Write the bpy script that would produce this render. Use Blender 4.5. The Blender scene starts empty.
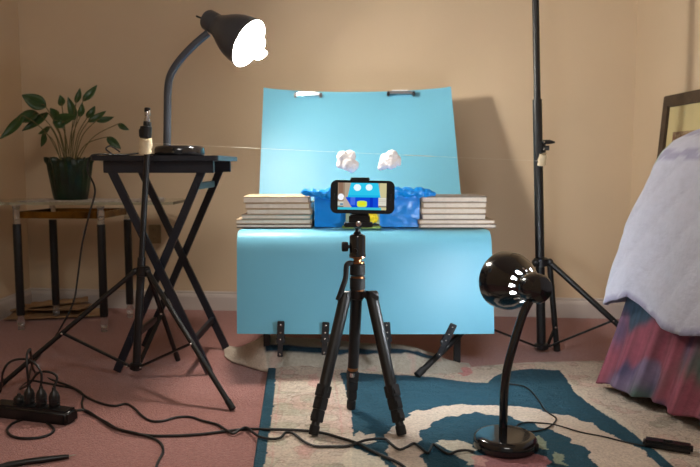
import bpy, bmesh, math, random
import numpy as np
from mathutils import Vector, Matrix, noise
random.seed(7)
C = bpy.context.scene.collection
S = bpy.context.scene
PI = math.pi

# ------------------------------------------------------------ camera, world, lights, exposure
FPX, CAMH, HOR = 720.0, 0.60, 165.0
PITCH = math.atan((233.5 - HOR) / FPX)
cd = bpy.data.cameras.new('camera'); cam = bpy.data.objects.new('camera', cd); C.objects.link(cam)
cam.location = (0, 0, CAMH); cam.rotation_euler = (PI/2 - PITCH, 0, 0)
cd.sensor_width = 36.0; cd.lens = FPX / 700 * 36; cd.clip_start = 0.02
cd.dof.use_dof = True; cd.dof.focus_distance = 1.68; cd.dof.aperture_fstop = 5.0
S.camera = cam
S.view_settings.view_transform = 'Standard'
S.view_settings.look = 'None'
S.view_settings.exposure = 0.0
S.view_settings.gamma = 1.0
S.view_settings.use_curve_mapping = False
w = bpy.data.worlds.new('world'); S.world = w; w.use_nodes = True
w.node_tree.nodes['Background'].inputs[0].default_value = (1.0, 0.96, 0.90, 1)
w.node_tree.nodes['Background'].inputs[1].default_value = 0.22
def area(name, loc, target, size, power, col):
    l = bpy.data.lights.new(name, 'AREA'); l.size = size; l.energy = power; l.color = col
    o = bpy.data.objects.new(name, l); C.objects.link(o); o.location = loc
    o.rotation_euler = (Vector(target) - Vector(loc)).to_track_quat('-Z', 'Y').to_euler()
    return o
area('room_fill_light', (0.1, -0.9, 2.3), (0.1, 2.2, 0.3), 0.8, 27, (1.0, 0.95, 0.88))  # soft fill lamp added out of view behind the camera to lift the room
BULB_A = 480.0      # left lamp bulb
BULB_B = 150.0      # front lamp bulb

# ------------------------------------------------------------ pixel -> place helpers
_f = Vector((0, math.cos(PITCH), -math.sin(PITCH))); _u = Vector((0, math.sin(PITCH), math.cos(PITCH)))
def P(px, py, D):
    d = _f*FPX + Vector((1,0,0))*(px-350) + _u*(233.5-py)
    return Vector((0,0,CAMH)) + d*(D/d.y)
def F(px, py, z=0.0):
    d = _f*FPX + Vector((1,0,0))*(px-350) + _u*(233.5-py)
    return Vector((0,0,CAMH)) + d*((z-CAMH)/d.z)
def lin(c):
    return tuple(((v/255)/12.92 if v/255 <= .04045 else ((v/255+.055)/1.055)**2.4) for v in c)

# ------------------------------------------------------------ materials
def mat(name, rgb, rough=.5, metal=0.0, var=0.0, vscale=8.0, bump=0.0, bscale=60.0, rgb2=None, coat=0.0, alpha=1.0, trans=0.0, spec=None, attr=None, sheen=0.0, detail=4):
    m = bpy.data.materials.new(name); m.use_nodes = True
    nt = m.node_tree; b = nt.nodes['Principled BSDF']
    c = (*lin(rgb), 1)
    b.inputs['Base Color'].default_value = c
    b.inputs['Roughness'].default_value = rough; b.inputs['Metallic'].default_value = metal
    if coat: b.inputs['Coat Weight'].default_value = coat
    if trans: b.inputs['Transmission Weight'].default_value = trans
    if alpha < 1: b.inputs['Alpha'].default_value = alpha
    if spec is not None: b.inputs['Specular IOR Level'].default_value = spec
    if sheen: b.inputs['Sheen Weight'].default_value = sheen
    tc = nt.nodes.new('ShaderNodeTexCoord')
    src = None
    if attr:
        a = nt.nodes.new('ShaderNodeVertexColor'); a.layer_name = attr; src = a.outputs['Color']
    if var or rgb2:
        n = nt.nodes.new('ShaderNodeTexNoise'); n.inputs['Scale'].default_value = vscale; n.inputs['Detail'].default_value = detail
        nt.links.new(tc.outputs['Object'], n.inputs['Vector'])
        if attr:
            mr = nt.nodes.new('ShaderNodeMapRange'); mr.inputs['To Min'].default_value = 1-var; mr.inputs['To Max'].default_value = 1+var
            mr.inputs['From Min'].default_value = .25; mr.inputs['From Max'].default_value = .75
            nt.links.new(n.outputs['Fac'], mr.inputs['Value'])
            vm = nt.nodes.new('ShaderNodeVectorMath'); vm.operation = 'SCALE'
            nt.links.new(src, vm.inputs[0]); nt.links.new(mr.outputs[0], vm.inputs['Scale']); src = vm.outputs[0]
        else:
            r = nt.nodes.new('ShaderNodeValToRGB')
            r.color_ramp.elements[0].position = .3; r.color_ramp.elements[1].position = .7
            if rgb2: c0, c1 = c, (*lin(rgb2), 1)
            else: c0 = tuple(v*(1-var) for v in c[:3])+(1,); c1 = tuple(min(1, v*(1+var)) for v in c[:3])+(1,)
            r.color_ramp.elements[0].color = c0; r.color_ramp.elements[1].color = c1
            nt.links.new(n.outputs['Fac'], r.inputs[0]); src = r.outputs[0]
    if src is not None: nt.links.new(src, b.inputs['Base Color'])
    if bump:
        n2 = nt.nodes.new('ShaderNodeTexNoise'); n2.inputs['Scale'].default_value = bscale; n2.inputs['Detail'].default_value = 3
        nt.links.new(tc.outputs['Object'], n2.inputs['Vector'])
        bp = nt.nodes.new('ShaderNodeBump'); bp.inputs['Strength'].default_value = min(1, bump); bp.inputs['Distance'].default_value = .004
        nt.links.new(n2.outputs['Fac'], bp.inputs['Height']); nt.links.new(bp.outputs[0], b.inputs['Normal'])
    return m
def emis(name, rgb, s, attr=None):
    m = bpy.data.materials.new(name); m.use_nodes = True; nt = m.node_tree
    nt.nodes.remove(nt.nodes['Principled BSDF'])
    e = nt.nodes.new('ShaderNodeEmission'); e.inputs[0].default_value = (*rgb, 1); e.inputs[1].default_value = s
    if attr:
        a = nt.nodes.new('ShaderNodeVertexColor'); a.layer_name = attr; nt.links.new(a.outputs[0], e.inputs[0])
    nt.links.new(e.outputs[0], nt.nodes['Material Output'].inputs[0])
    return m

WALL = mat('tan_wall_paint', (212, 190, 160), .75, var=.03, vscale=3, bump=.12, bscale=220)
TRIM = mat('white_trim_paint', (196, 186, 180), .5, var=.03, vscale=10)
CEIL = mat('ceiling_paint', (215, 205, 195), .9, var=.02, vscale=6)
CARPET = mat('rose_carpet', (142, 92, 86), .95, rgb2=(168, 114, 107), vscale=140, bump=1.0, bscale=260, sheen=.2, detail=6)
BLACK = mat('black_satin_metal', (18, 19, 21), .42, var=.1, vscale=30)
BLACKP = mat('black_plastic', (16, 16, 18), .35, var=.1, vscale=40)
BLACKG = mat('black_gloss_enamel', (18, 18, 21), .16, coat=.4, var=.1, vscale=20)
LAMPG = mat('glare_lightened_charcoal_enamel', (66, 71, 80), .32, coat=.2, var=.05, vscale=20)  # charcoal made lighter: veiling glare near the bulb put into the colour
RUBBER = mat('black_rubber', (17, 17, 18), .7, var=.15, vscale=60)
CORD = mat('black_cord_rubber', (20, 19, 20), .5, var=.15, vscale=80)
BLKWOOD = mat('black_stained_wood', (24, 28, 38), .38, var=.2, vscale=25, bump=.1, bscale=80)
CHROME = mat('chrome', (215, 215, 218), .18, metal=1, var=.03)
GOLD = mat('copper_gold_ring', (160, 112, 76), .35, metal=1, var=.03)
BRASS = mat('polished_brass', (150, 112, 52), .22, metal=1, rgb2=(70, 50, 22), vscale=14)
ACRYL = mat('clear_acrylic', (240, 240, 240), .05, trans=.92, var=.01)
GLASS = mat('clear_glass', (225, 240, 235), .02, trans=.96, var=.01)
WHITE = mat('white_enamel_inner', (240, 240, 238), .4, var=.01)
TAPE = mat('cream_masking_tape', (214, 198, 166), .7, var=.08, vscale=60, bump=.5, bscale=80)
BLUEPAP = mat('light_blue_poster_board', (110, 180, 205), .42, var=.015, vscale=5, spec=.35)
COTTON = mat('white_cotton', (250, 246, 246), .95, var=.03, vscale=30, bump=1, bscale=120)
FILM = mat('blue_cellophane', (0, 140, 226), .3, rgb2=(0, 130, 220), vscale=12, bump=.2, bscale=20, coat=.1)
PAGES = mat('book_pages', (228, 216, 202), .85, var=.06, vscale=60, bump=.4, bscale=200)
COVER = mat('tan_book_cover', (186, 160, 130), .6, var=.1, vscale=20)
COVERG = mat('grey_book_cover', (128, 116, 106), .55, var=.1, vscale=20)
COVERD = mat('dark_brown_book_cover', (84, 66, 58), .5, var=.1, vscale=20)
COVERB = mat('tan_and_blue_book_cover', (176, 152, 126), .55, rgb2=(70, 140, 150), vscale=14)
LEAF = mat('dark_green_leaf', (34, 62, 30), .38, rgb2=(58, 92, 42), vscale=18)
STEM = mat('plant_stem', (98, 92, 52), .6, var=.1)
POTM = mat('dark_green_foil_wrap', (6, 44, 24), .35, rgb2=(4, 18, 12), vscale=22, bump=.4, bscale=40)
POTD = mat('black_plant_pot', (14, 18, 16), .5, var=.1)
LACE = mat('white_lace_runner', (205, 196, 188), .9, rgb2=(150, 138, 126), vscale=90, bump=.6, bscale=150)
PAPERB = mat('brown_paper', (176, 142, 104), .8, rgb2=(130, 98, 70), vscale=12)
PLATE = mat('beige_outlet_plastic', (150, 132, 100), .5, var=.04)
STEELD = mat('dark_grey_clip_steel', (62, 64, 68), .35, metal=.7, var=.2, vscale=50)
DARKFR = mat('dark_brown_frame_wood', (72, 54, 40), .4, rgb2=(44, 32, 24), vscale=30)
CREAM = mat('cream_picture_mat', (206, 190, 140), .7, var=.05, vscale=10)
WOODLEG = mat('light_wood_leg', (168, 126, 90), .5, var=.15, vscale=30)

# ------------------------------------------------------------ mesh builders (all in world space; obj() recentres)
def T(o, label=None, cat=None, group=None, kind=None):
    if label: o['label'] = label
    if cat: o['category'] = cat
    if group: o['group'] = group
    if kind: o['kind'] = kind
    return o
def thing(name, label, cat, loc, group=None):
    o = bpy.data.objects.new(name, None); C.objects.link(o); o.location = loc; o.empty_display_size = .02
    return T(o, label, cat, group)
def wloc(o):
    v = Vector((0,0,0))
    while o: v += o.location; o = o.parent
    return v
def obj(name, bm, m, parent=None, smooth=True, base=None):
    me = bpy.data.meshes.new(name)
    bmesh.ops.recalc_face_normals(bm, faces=bm.faces[:])
    pts = [v.co for v in bm.verts]
    if base is None:
        xs = [p.x for p in pts]; ys = [p.y for p in pts]; zs = [p.z for p in pts]
        base = Vector(((min(xs)+max(xs))/2, (min(ys)+max(ys))/2, min(zs)))
    bmesh.ops.translate(bm, verts=bm.verts[:], vec=-base)
    bm.to_mesh(me); bm.free()
    if smooth:
        me.polygons.foreach_set('use_smooth', [True]*len(me.polygons))
        try: me.set_sharp_from_angle(angle=math.radians(38))
        except Exception: pass
    me.materials.append(m)
    o = bpy.data.objects.new(name, me); C.objects.link(o)
    o.location = base - (wloc(parent) if parent else Vector((0,0,0)))
    if parent: o.parent = parent
    return o
def grid(rows, bm=None, closed_u=False, closed_v=False):
    bm = bm or bmesh.new()
    vs = [[bm.verts.new(p) for p in r] for r in rows]
    nr, nc = len(vs), len(vs[0])
    for i in range(nr if closed_v else nr-1):
        for j in range(nc if closed_u else nc-1):
            a, b = vs[i][j], vs[i][(j+1)%nc]; c, d = vs[(i+1)%nr][(j+1)%nc], vs[(i+1)%nr][j]
            bm.faces.new((a, b, c, d))
    return bm, vs
def frame_of(ax):
    ax = ax.normalized(); t = Vector((0,0,1)) if abs(ax.z) < .9 else Vector((1,0,0))
    a = ax.cross(t).normalized(); return a, ax.cross(a).normalized(), ax
def tube(pts, r, segs=12, bm=None, cap=True, sq=None):
    """round tube; sq=(w,h) gives a rectangular bar"""
    bm = bm or bmesh.new(); pts = [Vector(p) for p in pts]; n = len(pts)
    rs = r if isinstance(r, (list, tuple)) else [r]*n
    rings = []; prev = None
    for i, p in enumerate(pts):
        t = (pts[min(i+1, n-1)] - pts[max(i-1, 0)]).normalized()
        if prev is None: a, b, _ = frame_of(t)
        else:
            a = (prev - t*prev.dot(t)).normalized(); b = t.cross(a)
        prev = a
        if sq:
            off = [(-1,-1),(1,-1),(1,1),(-1,1)]
            ring = [p + a*(x*sq[0]/2) + b*(y*sq[1]/2) for x, y in off]
        else: ring = [p + (a*math.cos(2*PI*k/segs) + b*math.sin(2*PI*k/segs))*rs[i] for k in range(segs)]
        rings.append([bm.verts.new(q) for q in ring])
    m = len(rings[0])
    for i in range(n-1):
        for k in range(m): bm.faces.new((rings[i][k], rings[i][(k+1)%m], rings[i+1][(k+1)%m], rings[i+1][k]))
    if cap: bm.faces.new(rings[0][::-1]); bm.faces.new(rings[-1])
    return bm
def bar(p0, p1, w, h, up=Vector((0,0,1)), bm=None, bev=.0015):
    """rectangular bar: w across, h along 'up'"""
    bm = bm or bmesh.new(); p0, p1 = Vector(p0), Vector(p1); t = (p1-p0).normalized()
    a = t.cross(up).normalized(); b = a.cross(t).normalized()
    q = [[p + a*x*w/2 + b*y*h/2 for x, y in ((-1,-1),(1,-1),(1,1),(-1,1))] for p in (p0, p1)]
    vs = [bm.verts.new(v) for r in q for v in r]
    fs = [(0,1,2,3),(7,6,5,4),(0,4,5,1),(1,5,6,2),(2,6,7,3),(3,7,4,0)]
    nf = [bm.faces.new([vs[i] for i in f]) for f in fs]
    if bev: bmesh.ops.bevel(bm, geom=list({e for f in nf for e in f.edges}), offset=bev, segments=2, affect='EDGES')
    return bm
def box(c, s, rz=0, bev=.002, bm=None, rot=None, seg=2):
    b2 = bmesh.new(); bmesh.ops.create_cube(b2, size=1)
    bmesh.ops.scale(b2, vec=s, verts=b2.verts)
    if bev: bmesh.ops.bevel(b2, geom=b2.edges[:], offset=bev, segments=seg, affect='EDGES')
    R = rot if rot is not None else Matrix.Rotation(rz, 3, 'Z')
    bmesh.ops.rotate(b2, cent=(0,0,0), matrix=R, verts=b2.verts); bmesh.ops.translate(b2, vec=Vector(c), verts=b2.verts)
    if bm is None: return b2
    return merge(bm, b2)
def merge(bm, b2):
    me = bpy.data.meshes.new('t'); b2.to_mesh(me); b2.free(); bm.from_mesh(me); bpy.data.meshes.remove(me); return bm
def lathe(profile, o, ax=Vector((0,0,1)), segs=32, bm=None, capends=True):
    """profile = [(radius, distance along axis)]"""
    bm = bm or bmesh.new(); a, b, t = frame_of(Vector(ax)); o = Vector(o); rings = []
    for r, h in profile:
        rings.append([bm.verts.new(o + t*h + (a*math.cos(2*PI*k/segs)+b*math.sin(2*PI*k/segs))*max(r, 1e-5)) for k in range(segs)])
    for i in range(len(rings)-1):
        for k in range(segs): bm.faces.new((rings[i][k], rings[i][(k+1)%segs], rings[i+1][(k+1)%segs], rings[i+1][k]))
    if capends: bm.faces.new(rings[0][::-1]); bm.faces.new(rings[-1])
    return bm
def ball(c, r, bm=None, seg=16, sc=(1,1,1)):
    b2 = bmesh.new(); bmesh.ops.create_uvsphere(b2, u_segments=seg, v_segments=seg//2+2, radius=r)
    bmesh.ops.scale(b2, vec=sc, verts=b2.verts); bmesh.ops.translate(b2, vec=Vector(c), verts=b2.verts)
    return b2 if bm is None else merge(bm, b2)
def spline(pts, k=8):
    pts = [Vector(p) for p in pts]; n = len(pts); out = []
    for i in range(n-1):
        p0, p1, p2, p3 = pts[max(i-1,0)], pts[i], pts[i+1], pts[min(i+2,n-1)]
        for j in range(k):
            t = j/k
            out.append(.5*((2*p1)+(p2-p0)*t+(2*p0-5*p1+4*p2-p3)*t*t+(3*p1-p0-3*p2+p3)*t**3))
    out.append(pts[-1]); return out
def solid(o, th, off=0):
    md = o.modifiers.new('thickness', 'SOLIDIFY'); md.thickness = th; md.offset = off
def sheet_mesh(rows, th):
    bm, _ = grid(rows); bmesh.ops.recalc_face_normals(bm, faces=bm.faces[:])
    bmesh.ops.solidify(bm, geom=bm.faces[:], thickness=th); return bm

# ------------------------------------------------------------ the room
def wall_y(x): return 2.897 - .1045*x
XL, XR = -1.367, 1.085
cl = Vector((XL, wall_y(XL), 0)); cr = Vector((XR, wall_y(XR), 0)); HC = 2.4
ll = Vector((-1.45, -2.2, 0)); rr = Vector((1.25, -2.2, 0))
def slab(name, a, b, z0, z1, m, th, side):
    a, b = Vector(a), Vector(b); d = (b-a).normalized(); n = Vector((-d.y, d.x, 0))*side
    bm = bmesh.new()
    vs = [bm.verts.new(p) for p in (a+Vector((0,0,z0)), b+Vector((0,0,z0)), b+n*th+Vector((0,0,z0)), a+n*th+Vector((0,0,z0)),
                                    a+Vector((0,0,z1)), b+Vector((0,0,z1)), b+n*th+Vector((0,0,z1)), a+n*th+Vector((0,0,z1)))]
    for f in ((0,1,2,3),(7,6,5,4),(0,4,5,1),(1,5,6,2),(2,6,7,3),(3,7,4,0)): bm.faces.new([vs[i] for i in f])
    return T(obj(name, bm, m, smooth=False), kind='structure')
slab('wall_back', cl, cr, 0, HC, WALL, .1, 1)
slab('wall_left', ll, cl, 0, HC, WALL, .1, 1)
slab('wall_right', cr, rr, 0, HC, WALL, .1, 1)
def flat(name, z0, z1, m):
    bm = bmesh.new(); q = [ll+Vector((-.1,0,0)), rr+Vector((.1,0,0)), cr+Vector((.1,.1,0)), cl+Vector((-.1,.1,0))]
    vs = [bm.verts.new(p+Vector((0,0,z))) for z in (z0, z1) for p in q]
    for f in ((3,2,1,0),(4,5,6,7),(0,1,5,4),(1,2,6,5),(2,3,7,6),(3,0,4,7)): bm.faces.new([vs[i] for i in f])
    return T(obj(name, bm, m, smooth=False), kind='structure')
flat('floor', -.08, 0, CARPET); flat('ceiling', HC, HC+.08, CEIL)
def skirting(name, a, b, side):
    a, b = Vector(a), Vector(b); d = (b-a).normalized(); n = Vector((-d.y, d.x, 0))*side
    prof = [(0,0),(.014,0),(.014,.055),(.011,.064),(.006,.068),(.006,.074),(0,.078)]
    bm, vs = grid([[p + n*o + Vector((0,0,z)) for o, z in prof] for p in (a, b)])
    bm.faces.new([v for v in vs[0]]); bm.faces.new([v for v in vs[1]][::-1])
    T(obj(name, bm, TRIM, smooth=False), kind='structure')
skirting('baseboard_back', cl, cr, -1); skirting('baseboard_left', ll, cl, -1); skirting('baseboard_right', cr, rr, -1)

# wall outlet
wa = math.atan(-.1045)
def on_wall(px, py):
    D = 2.9
    for _ in range(6):
        p = P(px, py, D); D = wall_y(p.x)
    return P(px, py, D)
oc = on_wall(155, 234)
t = thing('wall_outlet', 'beige power outlet plate low on the tan wall behind the folding table', 'outlet', oc + Vector((0,-.003,0)))
obj('plate', box(oc + Vector((0,-.0035,0)), (.052, .006, .078), wa, .002), PLATE, t)
for s in (-1, 1):
    k = obj('socket', lathe([(.012,0),(.012,.003),(.010,.004)], oc + Vector((0,-.0065,s*.019)), Vector((0,-1,0)), 16), PLATE, t)
    sb = box(oc + Vector((-.004,-.0108,s*.019)), (.0018,.001,.007), wa, 0); box(oc + Vector((.004,-.0108,s*.019)), (.0018,.001,.007), wa, 0, sb)
    obj('slot', sb, BLACKP, k, smooth=False)

# ------------------------------------------------------------ rug
RT = .010
def poly_px(pts): return np.array([(F(x, y, RT).x, F(x, y, RT).y) for x, y in pts])
def inside(X, Y, poly):
    r = np.zeros(X.shape, bool); n = len(poly); j = n-1
    for i in range(n):
        xi, yi = poly[i]; xj, yj = poly[j]
        if yi != yj:
            c = ((yi > Y) != (yj > Y)) & (X < (xj-xi)*(Y-yi)/(yj-yi)+xi); r ^= c
        j = i
    return r
def smooth_noise(X, Y, s, seed):
    rg = np.random.RandomState(seed); n = 256; g = rg.rand(n, n)
    x = X*s+57.3; y = Y*s+31.7; xi = np.floor(x).astype(int); yi = np.floor(y).astype(int); fx = x-xi; fy = y-yi
    fx = fx*fx*(3-2*fx); fy = fy*fy*(3-2*fy); a = lambda i, j: g[(xi+i) % n, (yi+j) % n]
    return (a(0,0)*(1-fx)+a(1,0)*fx)*(1-fy)+(a(0,1)*(1-fx)+a(1,1)*fx)*fy
beige = np.array(lin((198, 182, 166))); navy = np.array(lin((15, 66, 84))); navyd = np.array(lin((12, 46, 62)))
pink = np.array(lin((196, 124, 124))); green = np.array(lin((150, 158, 132))); cream = np.array(lin((206, 196, 178)))
NX, NY = 430, 400
# outline of the rug on the floor (left edge, far edge, right edge running under the bed)
A0 = F(268, 366, RT); A1 = F(252, 470, RT); far_r = F(604, 361, RT)
ldir = (A1 - A0); ldir = ldir / -ldir.y
def rug_left(y): return A0.x + (A0.y - y)*ldir.x
def rug_far(x):
    # far edge: bows from left corner to the right
    xs = [A0.x, F(330,366,RT).x, F(430,371,RT).x, F(480,367,RT).x, F(540,363,RT).x, far_r.x, 1.06]
    ys = [A0.y, F(330,366,RT).y, F(430,371,RT).y, F(480,367,RT).y, F(540,363,RT).y, far_r.y, far_r.y-.02]
    return float(np.interp(x, xs, ys))
u = np.linspace(0, 1, NX); v = np.linspace(0, 1, NY)
YN = .95
X = np.zeros((NY, NX)); Y = np.zeros((NY, NX))
for j in range(NY):
    for i in range(NX):
        pass
farx = np.linspace(A0.x, 1.02, NX); fary = np.array([rug_far(x) for x in farx])
for j in range(NY):
    yy = fary + (YN - fary)*v[j]
    shift = (A0.y - yy)*ldir.x*(1-u)
    X[j] = farx + shift; Y[j] = yy
dx = (smooth_noise(X, Y, 42, 1)-.5)*.020 + (smooth_noise(X, Y, 110, 2)-.5)*.006
dy = (smooth_noise(X, Y, 42, 3)-.5)*.020 + (smooth_noise(X, Y, 110, 4)-.5)*.006
Xw, Yw = X+dx, Y+dy; Xs, Ys = X+dx*.2, Y+dy*.2
col = np.zeros((NY, NX, 3)); col[:] = beige
# printed florals on the beige ground
n1 = smooth_noise(X, Y, 24, 5); n2 = smooth_noise(X, Y, 21, 6); n3 = smooth_noise(X, Y, 60, 7)
def blend(mask, c, k):
    col[mask] = col[mask]*(1-k) + c*k
blend((n1 > .72), pink, .2); blend((n2 > .70), green, .35); blend((n3 > .78) & (n1 < .6), navyd, .12); blend((n3 < .2), cream, .5)
n4 = smooth_noise(X+dx, Y+dy, 34, 15)
for lv in (.3, .45, .6): blend(np.abs(n4-lv) < .013, np.array(lin((120, 104, 92))), .45)  # sculpted outlines: groove shade put in as thin dark lines
blend(np.abs(n1-.70) < .02, np.array(lin((140, 110, 100))), .4); blend(np.abs(n2-.68) < .02, np.array(lin((110, 112, 98))), .4)
strip = poly_px([(255,360),(276.5,360),(274,400),(270,430),(264,470),(256,540),(200,540),(230,440)])
blend(inside(Xs, Ys, strip), navy, 1)
line2 = poly_px([(281,367),(283,367),(279,400),(272,470),(270,470),(277,400)]); blend(inside(Xs, Ys, line2), pink, .25)
line3 = poly_px([(330,366),(332,366),(341,410),(344,440),(342,440),(339,410)]); blend(inside(Xs, Ys, line3), pink, .25)
field = poly_px([(340,373),(360,373),(430,377),(470,382),(488,383),(493,377),(505,372),(530,370),(560,371),(567,380),(574,392),(592,406),(612,418),(632,433),(650,447),(668,462),(700,490),(780,560),(360,560),(352,467),(353,440),(351,410),(346,392)])
infield = inside(Xs, Ys, field); blend(infield, navy, 1)
arc = poly_px([(392,560),(394,467),(388,446),(386,436),(392,428),(399,419),(414,412),(436,407),(470,404.5),(505,405.5),(540,410),(575,418),(606,431),(632,446),(655,462),(700,500),(640,560),(612,490),(600,470),(586,450),(560,434),(530,423),(500,416),(470,413.5),(445,417),(428,425),(421,434),(418,445),(425,467),(428,560)])
blend(inside(Xw, Yw, arc) & infield, beige, 1)
for pl, c, k in (
    ([(434,443),(447,440),(462,441),(476,447),(478,452),(466,452),(450,449),(438,446)], cream, .8),
    ([(452,452),(470,450),(486,457),(484,467),(466,462)], cream, .7),
    ([(476,456),(500,452),(530,453),(552,462),(548,478),(490,480),(474,468)], pink, .55),
    ([(533,437),(541,436),(548,442),(549,450),(541,449),(535,443)], green, .8),
    ([(552,452),(565,455),(566,466),(555,464)], green, .7),
    ([(344,452),(352,446),(362,449),(368,456),(382,458),(386,470),(340,472)], cream, .85),
    ([(354,432),(364,436),(372,434),(374,440),(362,444),(352,441)], beige, .8),
    ([(466,371),(480,370),(489,377),(484,383),(470,382)], beige, 1)):
    blend(inside(Xw, Yw, poly_px(pl)), c, k)
blend(inside(Xw, Yw, poly_px([(456,368),(468,369),(470,375),(462,377),(455,373)])), pink, .8)
blend(inside(Xw, Yw, poly_px([(309,376),(318,374),(320,385),(313,389),(307,383)])), pink, .35)
blend(inside(Xw, Yw, poly_px([(292,447),(305,444),(318,450),(314,460),(298,458)])), pink, .25)
blend(inside(Xs, Ys, poly_px([(562,371),(565,371),(574,388),(594,402),(616,415),(640,433),(672,458),(668,462),(632,433),(592,406),(574,392),(567,380)])), cream, .6)
Z = RT - .0015 + .0022*smooth_noise(X, Y, 9, 8) + .0016*smooth_noise(X, Y, 60, 9)
Z -= .004*infield*0
ed = np.minimum.outer(np.minimum(v, 1), np.ones(NX)); 
rise = np.exp(-((Y-2.08)/.05)**2)*.006; Z += rise
Z[0, :] = .002; Z[:, 0] = .002; Z[1, 1:] -= .002
me = bpy.data.meshes.new('rug')
V = np.stack([X, Y, Z], -1).reshape(-1, 3); rb = Vector((.35, 1.5, 0)); V = V - np.array(rb)
idx = np.arange(NX*NY).reshape(NY, NX)
Fc = np.stack([idx[:-1,:-1], idx[:-1,1:], idx[1:,1:], idx[1:,:-1]], -1).reshape(-1, 4)[:, ::-1]
me.from_pydata(V.tolist(), [], Fc.tolist())
ca = me.color_attributes.new('pattern', 'FLOAT_COLOR', 'POINT')
ca.data.foreach_set('color', np.concatenate([col.reshape(-1,3), np.ones((NX*NY,1))], 1).astype(np.float32).ravel())
me.polygons.foreach_set('use_smooth', [True]*len(me.polygons)); me.update()
RUG = mat('rug_pile', (200,180,160), .92, var=.22, vscale=160, bump=1.0, bscale=190, attr='pattern')
me.materials.append(RUG)
rug_t = thing('rug', 'beige floral area rug with teal blue field, buckled at its far edge', 'rug', (.35,1.5,0))
ro = bpy.data.objects.new('rug_pile', me); C.objects.link(ro); ro.parent = rug_t
# buckled far fold of the rug, showing its pale back and the teal border
FOLD = mat('rug_fold', (170,160,146), .95, var=.12, vscale=120, bump=1, bscale=170, attr='pattern')
top_px = [(223,353),(230,350),(240,349),(252,344),(268,338),(300,340),(340,343),(380,346),(405,347),(428,354),(445,361),(462,367),(472,371)]
bot_px = [(224,356),(232,362),(245,366),(262,371),(272,372),(300,371),(340,373),(380,375),(405,376),(428,377),(445,378),(462,379),(472,380)]
rows = []; cols = []
NB = 22
tp = spline([Vector((a, b, 0)) for a, b in top_px], 6); bp_ = spline([Vector((a, b, 0)) for a, b in bot_px], 6)
for k in range(NB+1):
    s = k/NB; row = []; crow = []
    for a, b in zip(tp, bp_):
        near = F(b.x, b.y, .002); hD = near.y + .10
        top = P(a.x, a.y, hD)
        # rises from the front line, crests, falls behind
        if s < .7:
            q = s/.7; p = near.lerp(top, q); p.z = near.z + (top.z-near.z)*math.sin(q*PI/2)
        else:
            q = (s-.7)/.3; p = Vector((top.x, top.y + .06*q, top.z*(1-q*q) + .001))
        p.z += .0035*noise.noise(Vector((p.x*22, p.y*22, 1))) * (1 if 0 < k < NB else 0)
        row.append(p)
        n = noise.noise(Vector((p.x*25, s*3, 4)))
        c = Vector(lin((172,164,150)))
        if a.x > 262:
            centre = .50 if a.x < 340 else .5 + (a.x-340)/90*.18
            if abs(s - centre*.75) < .06 and a.x < 436: c = Vector(lin((12,50,68)))
            elif n > .3: c = c.lerp(Vector(lin((190,150,140))), .4)
        else: c = Vector(lin((206,192,176)))
        crow.append((*c, 1))
    rows.append(row); cols.append(crow)
bmf, _ = grid(rows)
of = obj('folded_edge', bmf, FOLD, rug_t)
ca = of.data.color_attributes.new('pattern', 'FLOAT_COLOR', 'POINT')
ca.data.foreach_set('color', np.array(cols, np.float32).ravel())
T(of, 'buckled far edge of the rug with pale back and dark border')
solid(of, .005, -1)
def ground(x, y):
    return RT+.0015 if (x > rug_left(y) - .004 and y < rug_far(min(max(x, A0.x), 1.0)) + .004) else 0.0

# ------------------------------------------------------------ glass side table with plant
t = thing('glass_side_table', 'glass-topped side table with black posts and brass rails in the left corner', 'table', (-1.03, 2.69, 0))
ZT = CAMH*.782
gx0, gx1, gy0, gy1 = -1.335, -.63, 2.54, 2.83
def rrect(x0, x1, y0, y1, r, n=6):
    out = []
    for cx, cy, a0 in ((x1-r,y1-r,0),(x0+r,y1-r,90),(x0+r,y0+r,180),(x1-r,y0+r,270)):
        for k in range(n+1):
            a = math.radians(a0+90*k/n); out.append((cx+r*math.cos(a), cy+r*math.sin(a)))
    return out
def prism(pts, z0, z1, bm=None, bev=0):
    b2 = bmesh.new(); f = b2.faces.new([b2.verts.new((x, y, z0)) for x, y in pts])
    r = bmesh.ops.extrude_face_region(b2, geom=[f]); bmesh.ops.translate(b2, vec=(0,0,z1-z0), verts=[g for g in r['geom'] if isinstance(g, bmesh.types.BMVert)])
    return b2 if bm is None else merge(bm, b2)
obj('glass_top', prism(rrect(gx0, gx1, gy0, gy1, .04), ZT-.010, ZT), GLASS, t)
legs = [(-1.20,2.585),(-.888,2.56),(-1.155,2.79),(-.868,2.80)]
zr = ZT-.012
for lx, ly in legs:
    lg = obj('leg', lathe([(.014,.055),(.0145,.06),(.0145,zr-.072),(.014,zr-.068)], (lx,ly,0), segs=20), BLACK, t)
    obj('acrylic_foot', lathe([(.011,0),(.013,.004),(.010,.014),(.013,.020),(.013,.040),(.010,.046),(.011,.055)], (lx,ly,.001), segs=20), ACRYL, lg)
    obj('acrylic_collar', lathe([(.011,zr-.068),(.012,zr-.06),(.0095,zr-.055),(.012,zr-.05),(.012,zr-.022),(.0095,zr-.017),(.013,zr-.010),(.013,zr)], (lx,ly,0), segs=20), ACRYL, lg)
for a, b in ((0,1),(2,3),(0,2),(1,3)):
    p, q = Vector((*legs[a], zr-.036)), Vector((*legs[b], zr-.036)); d = (q-p).normalized()*.014
    obj('rail', bar(p+d, q-d, .010, .024), BRASS, t)
# lace runner
rowsl = []
for j in range(9):
    y = 2.57+.22*j/8
    rowsl.append([Vector((-1.19+.47*i/40, y+.006*math.sin(i*1.1), ZT+.0025+.0012*noise.noise(Vector((i*.4, j*.5, 0))))) for i in range(41)])
T(obj('table_runner', sheet_mesh(rowsl, .002), LACE), 'white lace runner lying along the glass side table under the plant', 'table runner')
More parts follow.
